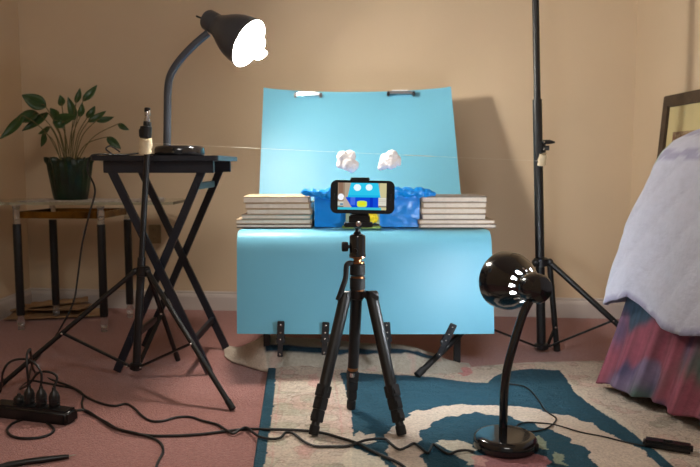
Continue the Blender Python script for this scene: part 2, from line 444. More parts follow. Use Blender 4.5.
# small white thing at the glass corner
cpt = P(161, 190.5, 2.62); 
T(obj('folded_tissue', box(Vector((cpt.x, 2.62, ZT+.007)), (.030,.024,.013), .3, .005), LACE), 'small crumpled white tissue on right end of the glass table', 'tissue')
# plant
pc = Vector(P(71, 194, 2.68)); pc.z = ZT+.0045
t = thing('potted_plant', 'leafy green houseplant in dark green foil wrapped pot on the glass table', 'plant', pc)
PH = .150; R0, R1 = .058, .079
bmw = bmesh.new(); rings = []
for i in range(15):
    s = i/14; row = []
    for k in range(72):
        a = 2*PI*k/72; r = R0+(R1-R0)*s**.8; r += .0035*s*math.sin(a*18) + (.006*math.sin(a*9+1) if s > .9 else 0)
        row.append(pc + Vector((r*math.cos(a), r*math.sin(a), PH*s + (.006*math.sin(a*9) if i == 14 else 0))))
    rings.append(row)
bmw, vs = grid(rings, closed_u=True); bmw.faces.new(vs[0][::-1])
ow = obj('pot_wrap', bmw, POTM, t); solid(ow, .002)
obj('soil', lathe([(.066,0),(.066,.012),(.03,.018)], pc+Vector((0,0,PH-.025)), segs=24), POTD, t)
def leaf(base, tip, width, bend, parent, up=None):
    base, tip = Vector(base), Vector(tip); ax = tip-base; L = ax.length; d = ax.normalized()
    side = d.cross(Vector((0,-1,.25))).normalized() if up is None else d.cross(up).normalized()
    nrm = side.cross(d).normalized(); rws = []
    for i in range(13):
        s = i/12; wd = width*math.sin(PI*min(1, s**.85*.97+.02))**.8*(1-.25*s); row = []
        for j in range(5):
            q = (j-2)/2; row.append(base + d*(L*s) + side*(wd*q) + nrm*(abs(q)*wd*.35 - bend*math.sin(PI*s)))
        rws.append(row)
    bm, _ = grid(rws); o = obj('leaf', bm, LEAF, parent); solid(o, .0008); return o
# (stem base px, leaf base px, leaf tip px, half width, depth offset)
LV = [((64,156),(46,107),(22,95),.026,0),((62,156),(38,113),(14,121),.022,.02),((60,156),(24,116),(0,139),.017,-.02),((63,157),(48,113),(22,131),.016,.04),
      ((66,156),(53,122),(76,116),.021,-.03),((66,156),(75,120),(68,97),.015,.02),((62,156),(62,106),(60,95),.013,.03),((60,157),(50,127),(38,134),.010,-.02),
      ((60,157),(45,133),(41,147),.011,-.04),((68,156),(76,103),(80,88),.011,.03),((72,156),(83,101),(97,85),.014,0),((72,156),(80,117),(82,103),.012,-.03),
      ((70,156),(87,118),(95,106),.013,.04),((76,156),(88,122),(106,111),.012,0),((78,156),(96,121),(114,117),.011,-.02),((78,156),(118,124),(129,130),.010,.03),
      ((80,158),(107,137),(121,149),.014,-.05),((66,156),(58,118),(50,108),.015,.05),((70,156),(64,122),(55,127),.016,-.05)]
for sb, lb, lt, wd, dd in LV:
    D = 2.68
    b0 = P(*sb, D); b1 = P(*lb, D+dd); b2 = P(*lt, D+dd-.02*(1 if wd > .015 else -1))
    b0 = Vector((pc.x+(b0.x-pc.x)*.7, pc.y+dd*.5, pc.z+PH-.014)); mid = (b0+b1)/2 + Vector((0,0,.02))+Vector(((b0.x-b1.x)*.12,0,0))
    st = obj('stem', tube(spline([b0, mid, b1, b1.lerp(b2,.2)], 6), .0017, 6), STEM, t)
    leaf(b1, b2, wd*1.22, .008, st)
# brown papers under the glass table
pp = F(58, 316, 0)
for k, (a, b, rz, nm) in enumerate(((58,316,.2,'flat brown paper bag at the bottom of the pile under the glass table'),(50,314,-.15,'tan folded paper in the middle of the pile under glass table'),(60,312,.35,'light brown paper on top of the pile under the glass table'))):
    c = F(a, b, 0); w_, d_ = ((.36,.16),(.30,.12),(.22,.10))[k]; rws = []
    for j in range(9):
        rws.append([c + Matrix.Rotation(rz,3,'Z') @ Vector((w_*(i/16-.5), d_*(j/8-.5), .004+.013*k+.0045*noise.noise(Vector((i*.5+k*9, j*.6, k)))+.010*abs(j/8-.5)+(.010*(i/16) if k else 0))) for i in range(17)])
    T(obj('brown_paper', sheet_mesh(rws, .004), PAPERB), nm, 'paper', 'papers under the glass table')
sc_ = F(24, 312, 0)
shb = bmesh.new()
T(obj('dark_cloth', box(sc_+Vector((0,0,.012)), (.10,.06,.022), .3, .010), RUBBER), 'small dark crumpled cloth beside the papers under the glass table', 'cloth')

# ------------------------------------------------------------ black folding tray table
ZTR = .626
t = thing('folding_tray_table', 'black wooden folding tray table with crossed legs under the left lamp', 'table', (-.54, 2.16, 0))
tx0, tx1, ty0, ty1 = -.715, -.362, 1.985, 2.335
obj('table_top', prism(rrect(tx0, tx1, ty0, ty1, .012), ZTR-.014, ZTR), BLKWOOD, t)
obj('apron', bar((-.687,2.02,ZTR-.031), (-.380,2.02,ZTR-.031), .018, .034), BLKWOOD, t)
obj('apron', bar((-.687,2.30,ZTR-.031), (-.380,2.30,ZTR-.031), .018, .034), BLKWOOD, t)
for y, sh in ((2.03, 0), (2.30, .012)):
    up = Vector((0,1,0))
    obj('leg', bar((-.672,y-.008+sh,ZTR-.03), (-.404,y-.008+sh,.006), .022, .014, up), BLKWOOD, t)
    obj('leg', bar((-.412,y+.009+sh,ZTR-.03), (-.675,y+.009+sh,.006), .022, .014, up), BLKWOOD, t)
def tleg(x0, x1, z): return x0+(x1-x0)*(ZTR-.03-z)/(ZTR-.036)
for z, x0, x1 in ((.10,-.672,-.404),(.10,-.412,-.675),(.54,-.412,-.675)):
    x = tleg(x0, x1, z)
    obj('crossbar', bar((x,2.03,z), (x,2.30,z), .012, .020), BLKWOOD, t)
for y in (2.030, 2.312):
    obj('pivot_bolt', lathe([(.006,0),(.006,.002),(.003,.003)], (-.5405,y-.018,.33), Vector((0,-1,0)), 12), STEELD, t)

# ------------------------------------------------------------ desk lamps
def lamp_base(c, parent, m, h=.026, r=.069):
    obj('base', lathe([(r-.006,0),(r-.001,.003),(r,.008),(r-.001,h-.008),(r-.004,h-.003),(r-.010,h),(r-.016,h+.0005)], c, segs=48), m, parent)
def lamp_head(parent, apex, ax, m, emit, Rr=.0735, L=.118, slots=False):
    """apex = rear end of the socket cap; ax points out of the shade"""
    ax = ax.normalized()
    obj('socket_cap', lathe([(.002,0),(.014,.0008),(.026,.004),(.0305,.011),(.0315,.040),(.030,.046)], apex, ax, 32), m, parent)
    prof = [(.0305,.042),(.0325,.050),(.0395,.064),(.049,.080),(.0585,.098),(.065,.116),(.0695,.136),(Rr,.048+L)]
    prof = [(min(r, Rr), min(h, .046+L)) for r, h in prof[:-1]] + [(Rr, .048+L)]
    inner = [(r-.0016, h-(.0 if i else -.001)) for i, (r, h) in enumerate(prof)]
    shb_ = lathe(prof+[(Rr-.0016,.048+L)]+inner[::-1][1:], apex, ax, 42, capends=False)
    if slots:   # real ventilation openings round the neck of the shade
        axn = ax.normalized(); kill = []
        for i, f in enumerate(shb_.faces):
            h = (f.calc_center_median()-apex).dot(axn)
            if .0505 < h < .0635 and (i % 42) % 3 < 1: kill.append(f)
        bmesh.ops.delete(shb_, geom=kill, context='FACES')
    sh = obj('lamp_shade', shb_, m, parent)
    ins = [(max(.002, r-.0024), h) for r, h in prof]; ins[-1] = (Rr-.0022, .047+L)
    obj('reflector', lathe(([] if slots else [(.001,.051)])+[(r, h) for r, h in ins if h > (.0635 if slots else .052)], apex, ax, 48, capends=False), WHITE, sh)
    # bulb with its screw collar
    bpz = [(.012,.052),(.013,.085),(.016,.092),(.024,.104),(.031,.124),(.0345,.146),(.0325,.166),(.025,.182),(.013,.191),(.002,.194)]
    return sh, bpz

# left lamp
bc = P(180, 158, 2.15); bc.z = ZTR+.001
tl = thing('desk_lamp', 'lit charcoal gooseneck desk lamp standing on the black tray table', 'lamp', bc)
lamp_base(bc, tl, BLACKG, h=.029, r=.074)
stp = [Vector((P(167,150,2.15).x, 2.15, ZTR+.025)), P(167.5,110,2.15), P(168,88,2.15), P(171,74,2.15), P(180,60,2.15), P(193,46,2.15), P(208,33,2.155)]
obj('gooseneck', tube(spline(stp, 8), .0112, 16), LAMPG, tl)
apex = P(204, 20, 2.16); axA = Vector((.81, -.30, -.49)).normalized()
apex = P(205, 18, 2.16)
shA, bpz = lamp_head(tl, apex, axA, LAMPG, None)
obj('switch_knob', tube([apex+Vector((-.024,-.008,.004)), apex+Vector((.004,-.012,-.008))], [.003,.0022], 8), BLACKP, tl)
# spiral bulb: three stacked swirls that give it the knobbly outline
def bulb(apex, ax, strength, parent, h0=.108, h1=.082, br=.021, tint=(1.0, .94, .84)):
    a, b, tt = frame_of(ax)
    pts = []
    for k in range(141):
        s = k/140; an = s*2*PI*3.5; r = br*(1-.25*abs(s-.5)*2) + .002
        if s > .9: r *= (1-(s-.9)*6)
        pts.append(apex + tt*(h0+h1*s) + (a*math.cos(an)+b*math.sin(an))*r)
    m = emis('glowing_bulb', tint, strength)
    m.cycles.emission_sampling = 'FRONT_BACK'
    bo = obj('bulb', tube(pts, .0078, 8), m, parent)
    obj('bulb_collar', lathe([(.013,.050),(.014,.095),(.022,.099),(.022,.108),(.018,.110)], apex, ax, 24), WHITE, bo)
    return bo
bulb(apex, axA, BULB_A, shA, .125, .092, .027)
# lamp cord: leaves the base, loops on the table, drops off the left edge
cordp = [P(157,155.5,2.15), P(140,151.5,2.10), P(125,151,2.08), P(112,154.5,2.05), P(103,158,2.03)]
for p in cordp: p.z = ZTR+.0035+.010*0
cordp[1].z += .004
drop = [P(98,170,1.985)+Vector((-.004,0,0)), P(95,190,1.97), P(89,215,1.96), P(82,245,1.97), P(78,275,1.97), P(74,300,1.95), P(64,322,1.93)]
drop[0].x = tx0-.006
tail = [F(50,344,.0035), F(38,357,.0035), F(31,368,.0035)]
loop_ = cordp[:4] + [Vector((tx0+.012, 2.02, ZTR+.0035)), Vector((tx0-.004, 2.005, ZTR-.004))]
obj('power_cord', tube(spline(loop_ + drop + tail + [F(28,384,.02)], 8), .0026, 8), CORD, tl)
lp = [P(112,154,2.05), P(106,149,2.05), P(110,146,2.07), P(116,149,2.08), P(120,152,2.08)]
for i, p in enumerate(lp): p.z = max(p.z, ZTR+.0035)
obj('cord_loop', tube(spline(lp, 8), .0024, 8), CORD, tl)

# front lamp
bz = RT+.0015
bc = F(505, 447, bz); bc = Vector((F(505,447,bz).x, F(505,447,bz).y, bz))
tf = thing('desk_lamp', 'black gooseneck desk lamp standing on the rug, head turned to the blue board', 'lamp', bc)
lamp_base(bc, tf, BLACKG, h=.028, r=.0665)
D0 = bc.y
obj('base_switch', lathe([(.009,0),(.009,.004),(.006,.006)], bc+Vector((.056,-.030,.012)), Vector((.85,-.5,0)), 16), BLACKP, tf)
stp = [Vector((P(503,436,D0).x, D0, bz+.026)), P(503.5,412,D0), P(504.5,388,D0), P(508,365,D0), P(516,336,D0+.005), P(524,312,D0+.012), P(532,297,D0+.012)]
obj('gooseneck', tube(spline(stp, 8), .0090, 16), BLACKG, tf)
axB = Vector((-.37, .93, .0)).normalized()
apB = P(543, 290, D0-.012)
shB, _ = lamp_head(tf, apB, axB, BLACKG, None, Rr=.0635, L=.094, slots=True)
bulb(apB - axB*.03, axB, BULB_B, shB, tint=(.86, .93, 1.0))

# ------------------------------------------------------------ light stands
def stand(label, top, collar, hub, feet, joints, r0, tape_at, extra=None):
    base = Vector((hub.x, hub.y, 0)); t = thing('light_stand', label, 'light stand', base)
    d = (top-hub)
    obj('lower_tube', tube([hub-Vector((0,0,.012)), hub.lerp(top, .62 if extra is None else .5)], r0*1.15, 16), BLACK, t)
    obj('upper_tube', tube([hub.lerp(top, .45), top], r0*.85, 16), BLACK, t)
    c0 = obj('collar', lathe([(r0*1.3,-.014),(r0*1.9,-.012),(r0*1.9,.010),(r0*1.4,.014)], collar, d, 20), BLACKP, t)
    h0 = obj('hub', lathe([(r0*1.2,-.010),(r0*1.8,-.008),(r0*1.8,.006),(r0*1.3,.010)], hub, d, 20), BLACKP, t)
    for f, j in zip(feet, joints):
        out = Vector((f.x-hub.x, f.y-hub.y, 0)).normalized()
        a = collar + out*r0*2.2
        lg = obj('leg', tube([a, f+Vector((0,0,.004))], r0*.72, 10), BLACK, t)
        dd = (f-a).normalized()
        obj('foot_cap', tube([f+Vector((0,0,.0045))-dd*.026, f+Vector((0,0,.0045))], r0*.85, 10), RUBBER, lg)
        obj('leg_joint', ball(a, r0*.95, seg=10), STEELD, lg)
        jp = a.lerp(f, j)
        br = obj('brace', bar(hub+out*r0*1.6, jp, .013, .006), BLACK, t)
        obj('rivet', ball(hub+out*r0*2.4+Vector((0,-.006,.001)), .0038, seg=8), CHROME, br)
        obj('rivet', ball(jp+Vector((0,-.008,0)), .0038, seg=8), CHROME, br)
    return t
top1 = P(147.5,146,1.95); col1 = P(143,271,1.95); hub1 = P(136,366,1.95)
t1 = stand('short black light stand with exposed spigot before the tray table, left', top1, col1, hub1,
           [F(233,411,0), F(-2,389,0), F(178,361,0)], [.54,.53,.45], .0095, None, extra=1)
up1 = (top1-hub1).normalized()
obj('lock_sleeve', lathe([(.011,0),(.0155,.002),(.0155,.030),(.011,.032)], P(145.5,138,1.95), up1, 20), BLACKP, t1)
obj('lock_knob', box(P(142,133,1.945), (.014,.016,.026), 0, .003), BLACKP, t1)
obj('spigot_socket', lathe([(.0095,0),(.0105,.002),(.0105,.018),(.0095,.02)], P(147,129,1.95), up1, 20), BLACKP, t1)
obj('spigot', lathe([(.007,0),(.0075,.002),(.0075,.012),(.005,.014),(.005,.018),(.0075,.02),(.0075,.034),(.006,.036)], P(147,123,1.95), up1, 20), CHROME, t1)
obj('spigot_cap', lathe([(.0075,0),(.008,.001),(.008,.010),(.006,.012)], P(147.3,112,1.95), up1, 16), BLACKP, t1)
def tape_wrap(c, r, h, par, lean):
    rws = []
    for i in range(12):
        s = i/11; rws.append([c + Vector((lean*(s-.5),0,0)) + Vector(((r+.0035*noise.noise(Vector((math.cos(a)*2, math.sin(a)*2, s*5))))*math.cos(a), (r+.002)*math.sin(a), h*(s-.5) + .004*math.sin(a*2+1)*(1 if s > .5 else .3))) for a in [2*PI*k/24 for k in range(24)]])
    bm, vs = grid(rws, closed_u=True); bm.faces.new(vs[0][::-1]); bm.faces.new(vs[-1])
    return obj('tape_wrap', bm, TAPE, par)
tape_wrap(P(145.5,146.5,1.95), .0165, .040, t1, .004)
top2 = P(534.5,-60,2.27); col2 = P(541,262,2.27); hub2 = P(541.5,346,2.27)
t2 = stand('tall black light stand reaching out of frame right of the blue board', top2, col2, hub2,
           [F(663,367,0), F(417,377,RT+.002), F(557,352,0)], [.57,.55,.72], .0125, None)
up2 = (top2-hub2).normalized()
s2 = obj('lock_sleeve', lathe([(.013,0),(.0165,.002),(.0165,.034),(.013,.036)], P(540.5,153,2.27), up2, 20), BLACKP, t2)
kb = P(543,142,2.255); obj('lock_lever', tube([kb, kb+Vector((.020,-.002,.0)), kb+Vector((.036,-.002,-.001))], [.007,.007,.003], 10), BLACKP, t2)
kb = P(543,148,2.255); obj('lock_knob', tube([kb, kb+Vector((.018,-.002,0))], [.007,.0085], 10), BLACKP, t2)
for yy in (142,149): obj('bolt', ball(P(544,yy,2.245), .0035, seg=8), CHROME, t2)
tape_wrap(P(540.8,160,2.27), .0165, .036, t2, .003)

# nylon thread with the two cotton clouds
ta = P(146,143,1.93); tb = P(541,161,2.25)
pts = []
rad = []
for k in range(81):
    s = k/80; p = ta.lerp(tb, s); p.z -= .001*math.sin(PI*s); q = p
    px = 350+FPX*p.x/p.y
    pts.append(p); rad.append(.0012 if (235 < px < 262 or 405 < px < 432) else .00028)  # thickened stretches imitate glints on the thread
THREAD = mat('clear_nylon_thread', (235, 230, 215), .3, var=.02, trans=.3)
T(obj('nylon_thread', tube(pts, rad, 6), THREAD), 'thin pale thread strung between the two light stands before the blue board', 'thread')
def cloud(px, py, D, lobes, label):
    bm = bmesh.new()
    for lx, ly, lr, ld in lobes: ball(P(px+lx*1.05, py+ly*1.05, D+ld), lr*1.1, bm, 20)
    o = obj('cotton_cloud', bm, COTTON)
    rm = o.modifiers.new('blend', 'REMESH'); rm.mode = 'VOXEL'; rm.voxel_size = .0022; rm.use_smooth_shade = True
    tx = bpy.data.textures.new('fluff', 'CLOUDS'); tx.noise_scale = .007
    dm = o.modifiers.new('fluff', 'DISPLACE'); dm.texture = tx; dm.strength = .006; dm.mid_level = .5
    T(o, label, 'cloud', 'cotton clouds on the thread')
DC = (ta.y+tb.y)/2
cloud(347, 161, DC+.0, [(-4,-4,.016,0),(3,-5,.015,.01),(-6,3,.012,0),(1,3,.018,-.005),(6,4,.015,0),(0,0,.018,0),(5,8,.009,0)], 'left white cotton cloud hanging on the thread above the phone')
cloud(389, 160, DC+.02, [(-5,4,.014,0),(-3,-1,.016,.008),(3,-4,.016,0),(7,0,.013,0),(2,3,.016,-.005),(0,0,.017,0),(9,3,.008,0),(-8,7,.008,0)], 'right white cotton cloud hanging on the thread above the phone')

# ------------------------------------------------------------ easel with shelf, blue boards
ZS = P(350, 229.8, 2.05).z
te = thing('easel', 'black easel with shelf and back panel holding the blue poster boards', 'easel', (.04, 2.25, 0))
obj('shelf_board', box((.042, 2.275, ZS-.010), (.70, .47, .018), 0, .003), BLACKP, te)
def ul(px, py, D): return P(px, py, D)
bl, br_ = P(264,215,2.545), P(456,215,2.545); tl_, tr_ = P(272,100,2.705), P(444,100,2.705)
obj('back_panel', bar((bl+br_)/2, (tl_+tr_)/2, .64, .012, Vector((0,-1,0))), BLACKP, te)
for x, y in ((F(266,370,0).x, 2.105), (F(458,369,0).x, 2.105)):
    obj('leg', bar((x,y,ZS-.02), (x,y,.0135), .020, .016, Vector((0,1,0))), BLACK, te)
for x in (-.24, .31):
    obj('leg', bar((x,2.56,ZS+.02), (x,2.62,.004), .020, .016, Vector((0,1,0))), BLACK, te)
    obj('side_rail', bar((x,2.06,ZS-.026), (x,2.60,ZS-.026), .016, .014), BLACK, te)
x0 = P(437,338,2.3)
obj('centre_strut', bar((x0.x,2.40,ZS-.02), (x0.x,2.40,.115), .014, .012, Vector((0,1,0))), BLACK, te)
# upper board
rows = []
for j in range(25):
    s = j/24; D = 2.525+(2.69-2.525)*s; row = []
    for i in range(33):
        q = i/32
        pl = P(258.5+5.5*s**1.0, 216+(88-216)*s, D); pr = P(462.5-12*s, 216+(87-216)*s, D)
        p = pl.lerp(pr, q); dip = math.sin(PI*q)**.7
        if s > .7: p.z -= .017*dip*((s-.7)/.3)
        edge = abs(q-.5)*2
        p.y -= .030*max(0, edge-.55)**1.5*(.3+s)
        row.append(p)
    rows.append(row)
T(obj('poster_board', sheet_mesh(rows, .0016), BLUEPAP), 'light blue poster board clipped upright as the backdrop', 'poster board')
# lower board
rows = []
prof = [(2.500,ZS+.0015),(2.40,ZS+.0015),(2.30,ZS+.0015),(2.20,ZS+.0015),(2.12,ZS+.0015),(2.07,ZS+.0015),(2.045,ZS+.001),(2.028,ZS-.003),(2.014,ZS-.010),(2.004,ZS-.021),(1.998,ZS-.036),(1.994,ZS-.06)]
for k in range(1, 13): prof.append((1.994-.030*k/12, ZS-.06+(.1335-ZS+.06)*k/12))
n = len(prof)
for j, (y, z) in enumerate(prof):
    k = max(0, (ZS-z)/(ZS-.1335)); xl = -.316+.002*k; xr = .395+.006*k
    if j < 7: xl += .02*(1-j/7); xr -= .02*(1-j/7)
    rows.append([Vector((xl+(xr-xl)*i/40, y - .006*math.sin(PI*i/40)*k, z)) for i in range(41)])
T(obj('poster_board', sheet_mesh(rows, .0016), BLUEPAP), 'light blue poster board curving down over the front of the shelf', 'poster board')
# top bulldog clips
for px, py, lab in ((308,94.5,'left chrome and black clip gripping the top of the upright blue board'),(401,93,'right chrome and black clip gripping the top of the upright blue board')):
    c = P(px, py, 2.665)
    t = thing('bulldog_clip', lab, 'clip', c, 'clips on the upright board')
    bm = box(c+Vector((0,.012,.002)), (.088,.034,.010), 0, .003); obj('jaw', bm, CHROME, t)
    for s in (-1, 1): obj('end_grip', box(c+Vector((s*.046,.010,-.002)), (.010,.038,.018), 0, .003), BLACKP, t)
    obj('lever', box(c+Vector((-.004,.004,.0095)), (.060,.024,.003), -.08, .001), WHITE, t)
# clips along the bottom hem
def hem_clip(px, py0, py1, dxp, label):
    a = P(px+dxp, py0, 1.955); b = P(px-dxp, py1, 1.955); d = (a-b).normalized()
    t = thing('metal_clip', label, 'clip', b, 'clips along the bottom of the hanging board')
    obj('front_plate', bar(b.lerp(a,.45), a, .020, .004, Vector((0,-1,0))), STEELD, t)
    obj('strap', bar(b, b.lerp(a,.55), .015, .003, Vector((0,-1,0))), STEELD, t)
    obj('back_plate', bar(b.lerp(a,.45)+Vector((0,.018,0)), a+Vector((0,.014,0)), .020, .003, Vector((0,-1,0))), STEELD, t)
    obj('hinge', tube([b.lerp(a,.44)+Vector((-.012,.007,0)), b.lerp(a,.44)+Vector((.012,.007,0))], .0075, 12), STEELD, t)
    for s in (.08, .5, .68, .9): obj('rivet', ball(b.lerp(a, s)+Vector((0,-.003,0)), .0032, seg=8), CHROME, t)
hem_clip(280.5, 321, 357, .5, 'leftmost of the dark metal clips hanging from the lower blue board')
hem_clip(325, 322, 355, 1, 'dark metal clip on the hem behind the left tripod leg')
hem_clip(387.5, 322, 354, -1, 'dark metal clip on the hem right of the tripod')
hem_clip(446, 324, 357, 8, 'tilted dark metal clip near the right end of the hem')

# ------------------------------------------------------------ book stacks
def book(x0, x1, py0, py1, D, depth, rz, cov, label, group, spine=1):
    z0 = P(0, py1, D).z; z1 = P(0, py0, D).z
    xa, xb = P(x0, 212, D).x, P(x1, 212, D).x; cx = (xa+xb)/2; wd = xb-xa; R = Matrix.Rotation(rz, 3, 'Z')
    t = thing('book', label, 'book', (cx, D+depth/2, z0), group)
    piv = Vector((cx, D+depth/2, 0)); ct = .0022; hgt = z1-z0
    bm = bmesh.new()
    b1 = box((0,0,z0+ct/2), (wd, depth, ct), 0, .0006); merge(bm, b1)
    merge(bm, box((0,0,z1-ct/2), (wd, depth, ct), 0, .0006))
    merge(bm, box((spine*(wd/2-ct/2),0,(z0+z1)/2), (ct, depth, hgt), 0, .0006))
    bmesh.ops.rotate(bm, cent=(0,0,0), matrix=R, verts=bm.verts); bmesh.ops.translate(bm, vec=piv, verts=bm.verts)
    obj('cover', bm, cov, t)
    rows = []; k = 9
    b2 = box((-spine*.0015,0,(z0+z1)/2), (wd-.006, depth-.005, max(.003, hgt-2*ct-.0004)), 0, .0008)
    bmesh.ops.rotate(b2, cent=(0,0,0), matrix=R, verts=b2.verts); bmesh.ops.translate(b2, vec=piv, verts=b2.verts)
    obj('pages', b2, PAGES, t)
GL, GR = 'books in the left stack', 'books in the right stack'
zb = P(0,229.3,2.04).z
def stack(rows, D, g, spine):
    # rows bottom to top: x0, x1, thickness px, depth, rz, cover, label ; stacked exactly on each other
    y = 165 + (CAMH-(ZS+.0035))*FPX/D
    for (x0, x1, th, dep, rz, cov, lab, dd) in rows:
        th *= .895
        x0, x1 = x0+.3, x1-.3
        book(x0, x1, y-th, y, D+dd, dep, rz, cov, lab, g, spine) if dd == 0 else book(x0, x1, y-th, y, D, dep, rz, cov, lab, g, spine)
        y -= th+.06
stack([(236,312.5,4.3,.19,.00,COVERD,'dark covered book at the bottom of the left stack',0),
       (235,311.5,5.2,.18,.01,COVER,'wide tan book second from the bottom of the left stack',0),
       (241,312,5.3,.17,-.01,COVERB,'book with blue and tan cover third from bottom of left stack',0),
       (246,312,6.2,.17,.01,COVER,'tan book in the middle of the left stack below the top two',0),
       (245,311.5,6.4,.17,-.015,COVER,'tan book directly under the top book of the left stack',0),
       (242,309,7.4,.18,.03,COVER,'topmost tan book of the left stack, slightly askew',0)], 2.065, GL, 1)
stack([(419,497,4.3,.19,.00,COVERG,'grey covered book at the bottom of the right stack',0),
       (418,495.5,4.8,.19,.0,COVER,'wide tan book second from the bottom of the right stack',0),
       (421,486,6.4,.17,.01,COVERG,'grey covered book third from the bottom of the right stack',0),
       (421,487,6.4,.17,-.01,COVER,'tan book below the top two of the right stack',0),
       (421.5,486.5,6.3,.17,.01,COVER,'tan book directly under the top book of the right stack',0),
       (421,487.5,6.6,.18,-.01,COVERG,'topmost book of right stack with grey brown cover',0)], 2.065, GR, -1)

# ------------------------------------------------------------ blue film box between the stacks
tb_ = thing('blue_film_box', 'box lined with shiny blue film between the book stacks, a pretend sea', 'box', (.055, 2.2, ZS+.004))
fx0, fx1 = P(314.6,212,2.08).x, P(419.6,212,2.08).x; fz0, fz1 = ZS+.005, P(0,196.5,2.08).z
def wr(x, z, k): return .0014*noise.noise(Vector((x*26, z*34, k)))+.0007*noise.noise(Vector((x*70, z*90, k+3)))
def panel(fn, nu, nv): return sheet_mesh([[fn(i/nu, j/nv) for i in range(nu+1)] for j in range(nv+1)], .001)
obj('front_panel', panel(lambda a, b: Vector((fx0+(fx1-fx0)*a, 2.08+wr(a*.3, b*.1, 0)*1.6-.003*b, fz0+(fz1-fz0)*b)), 60, 20), FILM, tb_)
obj('back_panel', panel(lambda a, b: Vector((fx0+(fx1-fx0)*a, 2.44+wr(a*.3, b*.1, 7), fz0+(fz1-fz0-.006)*b)), 60, 20), FILM, tb_)
for x in (fx0, fx1): obj('side_panel', panel(lambda a, b: Vector((x+wr(a*.3, b*.1, 9)*.6, 2.085+.35*a, fz0+(fz1-fz0)*b)), 50, 20), FILM, tb_)
obj('floor_panel', panel(lambda a, b: Vector((fx0+.002+(fx1-fx0-.004)*a, 2.085+.35*b, fz0+.002+.001*math.sin(a*30))), 40, 40), FILM, tb_)
# ruffled collar of film gathered round the rim, lapping onto the books
def ruffle(px0, px1, seed):
    rws = []; nU = 70
    for j in range(15):
        an = 2*PI*j/14; row = []
        for i in range(nU+1):
            s = i/nU; px = px0+(px1-px0)*s; env = (math.sin(PI*s)**.35 if 0 < s < 1 else 0)+.12
            cy = 193.2 - 1.2*math.sin(s*5+seed) + .8*noise.noise(Vector((s*14, seed, 0)))
            c = P(px, cy, 2.06); h = .0125*env*(1+.35*noise.noise(Vector((s*11, seed+3, 0))))
            dd = .012*env
            rr_ = 1+.4*noise.noise(Vector((s*22, math.cos(an)*1.4+seed, math.sin(an)*1.4)))
            row.append(c + Vector((0, -dd*math.cos(an)*rr_, h*math.sin(an)*rr_)))
        rws.append(row)
    return grid(rws)[0]
obj('film_ruffle', ruffle(301, 372, 2.0), FILM, tb_)
obj('film_ruffle', ruffle(366, 436, 5.0), FILM, tb_)

# toy in front of the blue film
tc_ = P(362, 229, 2.062); tc_.z = ZS+.0035
tt_ = thing('toy_boat', 'small toy with yellow flower and green base before the blue film', 'toy', tc_)
GRN = mat('olive_green_plastic', (120, 150, 70), .5, var=.1); YEL = mat('yellow_plastic', (236, 214, 20), .45, var=.05)
PALE = mat('pale_green_plastic', (160, 180, 150), .5, var=.08)
p0, p1 = P(342,228,2.055), P(381,228,2.055)
obj('base', box(((p0.x+p1.x)/2, 2.055, ZS+.0075), (p1.x-p0.x, .020, .008), 0, .002), GRN, tt_)
for px, w2 in ((348,.014),(377.5,.011)):
    q = P(px, 220, 2.06); obj('upright', box((q.x, 2.062, ZS+.0285), (w2,.010,.036), 0, .002), PALE, tt_)
obj('hull', box(P(376,225.5,2.055), (.020,.012,.010), 0, .002), RUBBER, tt_)
fc = P(372.5,218,2.045); bm = bmesh.new()
for k in range(8):
    a = 2*PI*k/8; ball(fc+Vector((.011*math.cos(a),0,.010*math.sin(a))), .0062, bm, 10, (1,.6,1))
ball(fc+Vector((0,-.003,0)), .009, bm, 12, (1,.6,1))
obj('flower', bm, YEL, tt_)

# ------------------------------------------------------------ phone tripod
DT = 1.64
zf = RT+.0015
f1, f2, f3 = F(313,436,zf), F(402,436,zf), F(351,409,zf)
tp_ = thing('tripod', 'black phone tripod with copper rings standing on the rug in the centre', 'tripod', (.012, DT, zf))
X0 = P(357, 290, DT).x
def zc(py): return P(357, py, DT).z
cc = lambda py, px=357.5: P(px, py, DT)
obj('centre_column', tube([cc(372,352.5), cc(296,357)], .0118, 20), BLACK, tp_)
cb = lathe([(.0085,0),(.0125,.002),(.0125,.008),(.0085,.010)], cc(371,352.6), cc(296)-cc(372,352.5), 20)
obj('column_ring', cb, GOLD, tp_)
obj('column_hook', tube([cc(377,352), cc(371,352.6)], .0055, 12), CHROME, tp_)
obj('shoulder', lathe([(.010,0),(.016,.004),(.0165,.022),(.0165,.034),(.014,.036)], cc(300,357.3), segs=24), BLACKP, tp_)
for y0_, y1_, r in ((289,277.5,.0178),(275,263.5,.0175)):
    z0_, z1_ = zc(y0_), zc(y1_)
    obj('twist_lock', lathe([(r-.002,0),(r,.001),(r,z1_-z0_-.001),(r-.002,z1_-z0_)], cc(y0_), segs=28), RUBBER, tp_)
for y0_ in (277.6, 290.8, 263.2): obj('copper_ring', lathe([(.0150,0),(.0165,.0005),(.0165,.0035),(.0150,.004)], cc(y0_), segs=28), GOLD, tp_)
obj('neck', lathe([(.010,0),(.0095,.009),(.012,.012),(.019,.013),(.019,.0155),(.012,.016)], cc(263), segs=28), GOLD, tp_)
hz0, hz1 = zc(257), zc(234)
obj('ball_head', lathe([(.0175,0),(.0195,.002),(.0195,.006),(.0185,.008),(.0185,hz1-hz0-.006),(.0165,hz1-hz0-.002),(.012,hz1-hz0)], cc(257), segs=32), BLACKG, tp_)
kx = cc(246.5)
obj('side_knob', lathe([(.004,.016),(.004,.021),(.0105,.022),(.0115,.026),(.0115,.034),(.010,.036)], kx, Vector((-1,-.1,0)), 14), RUBBER, tp_)
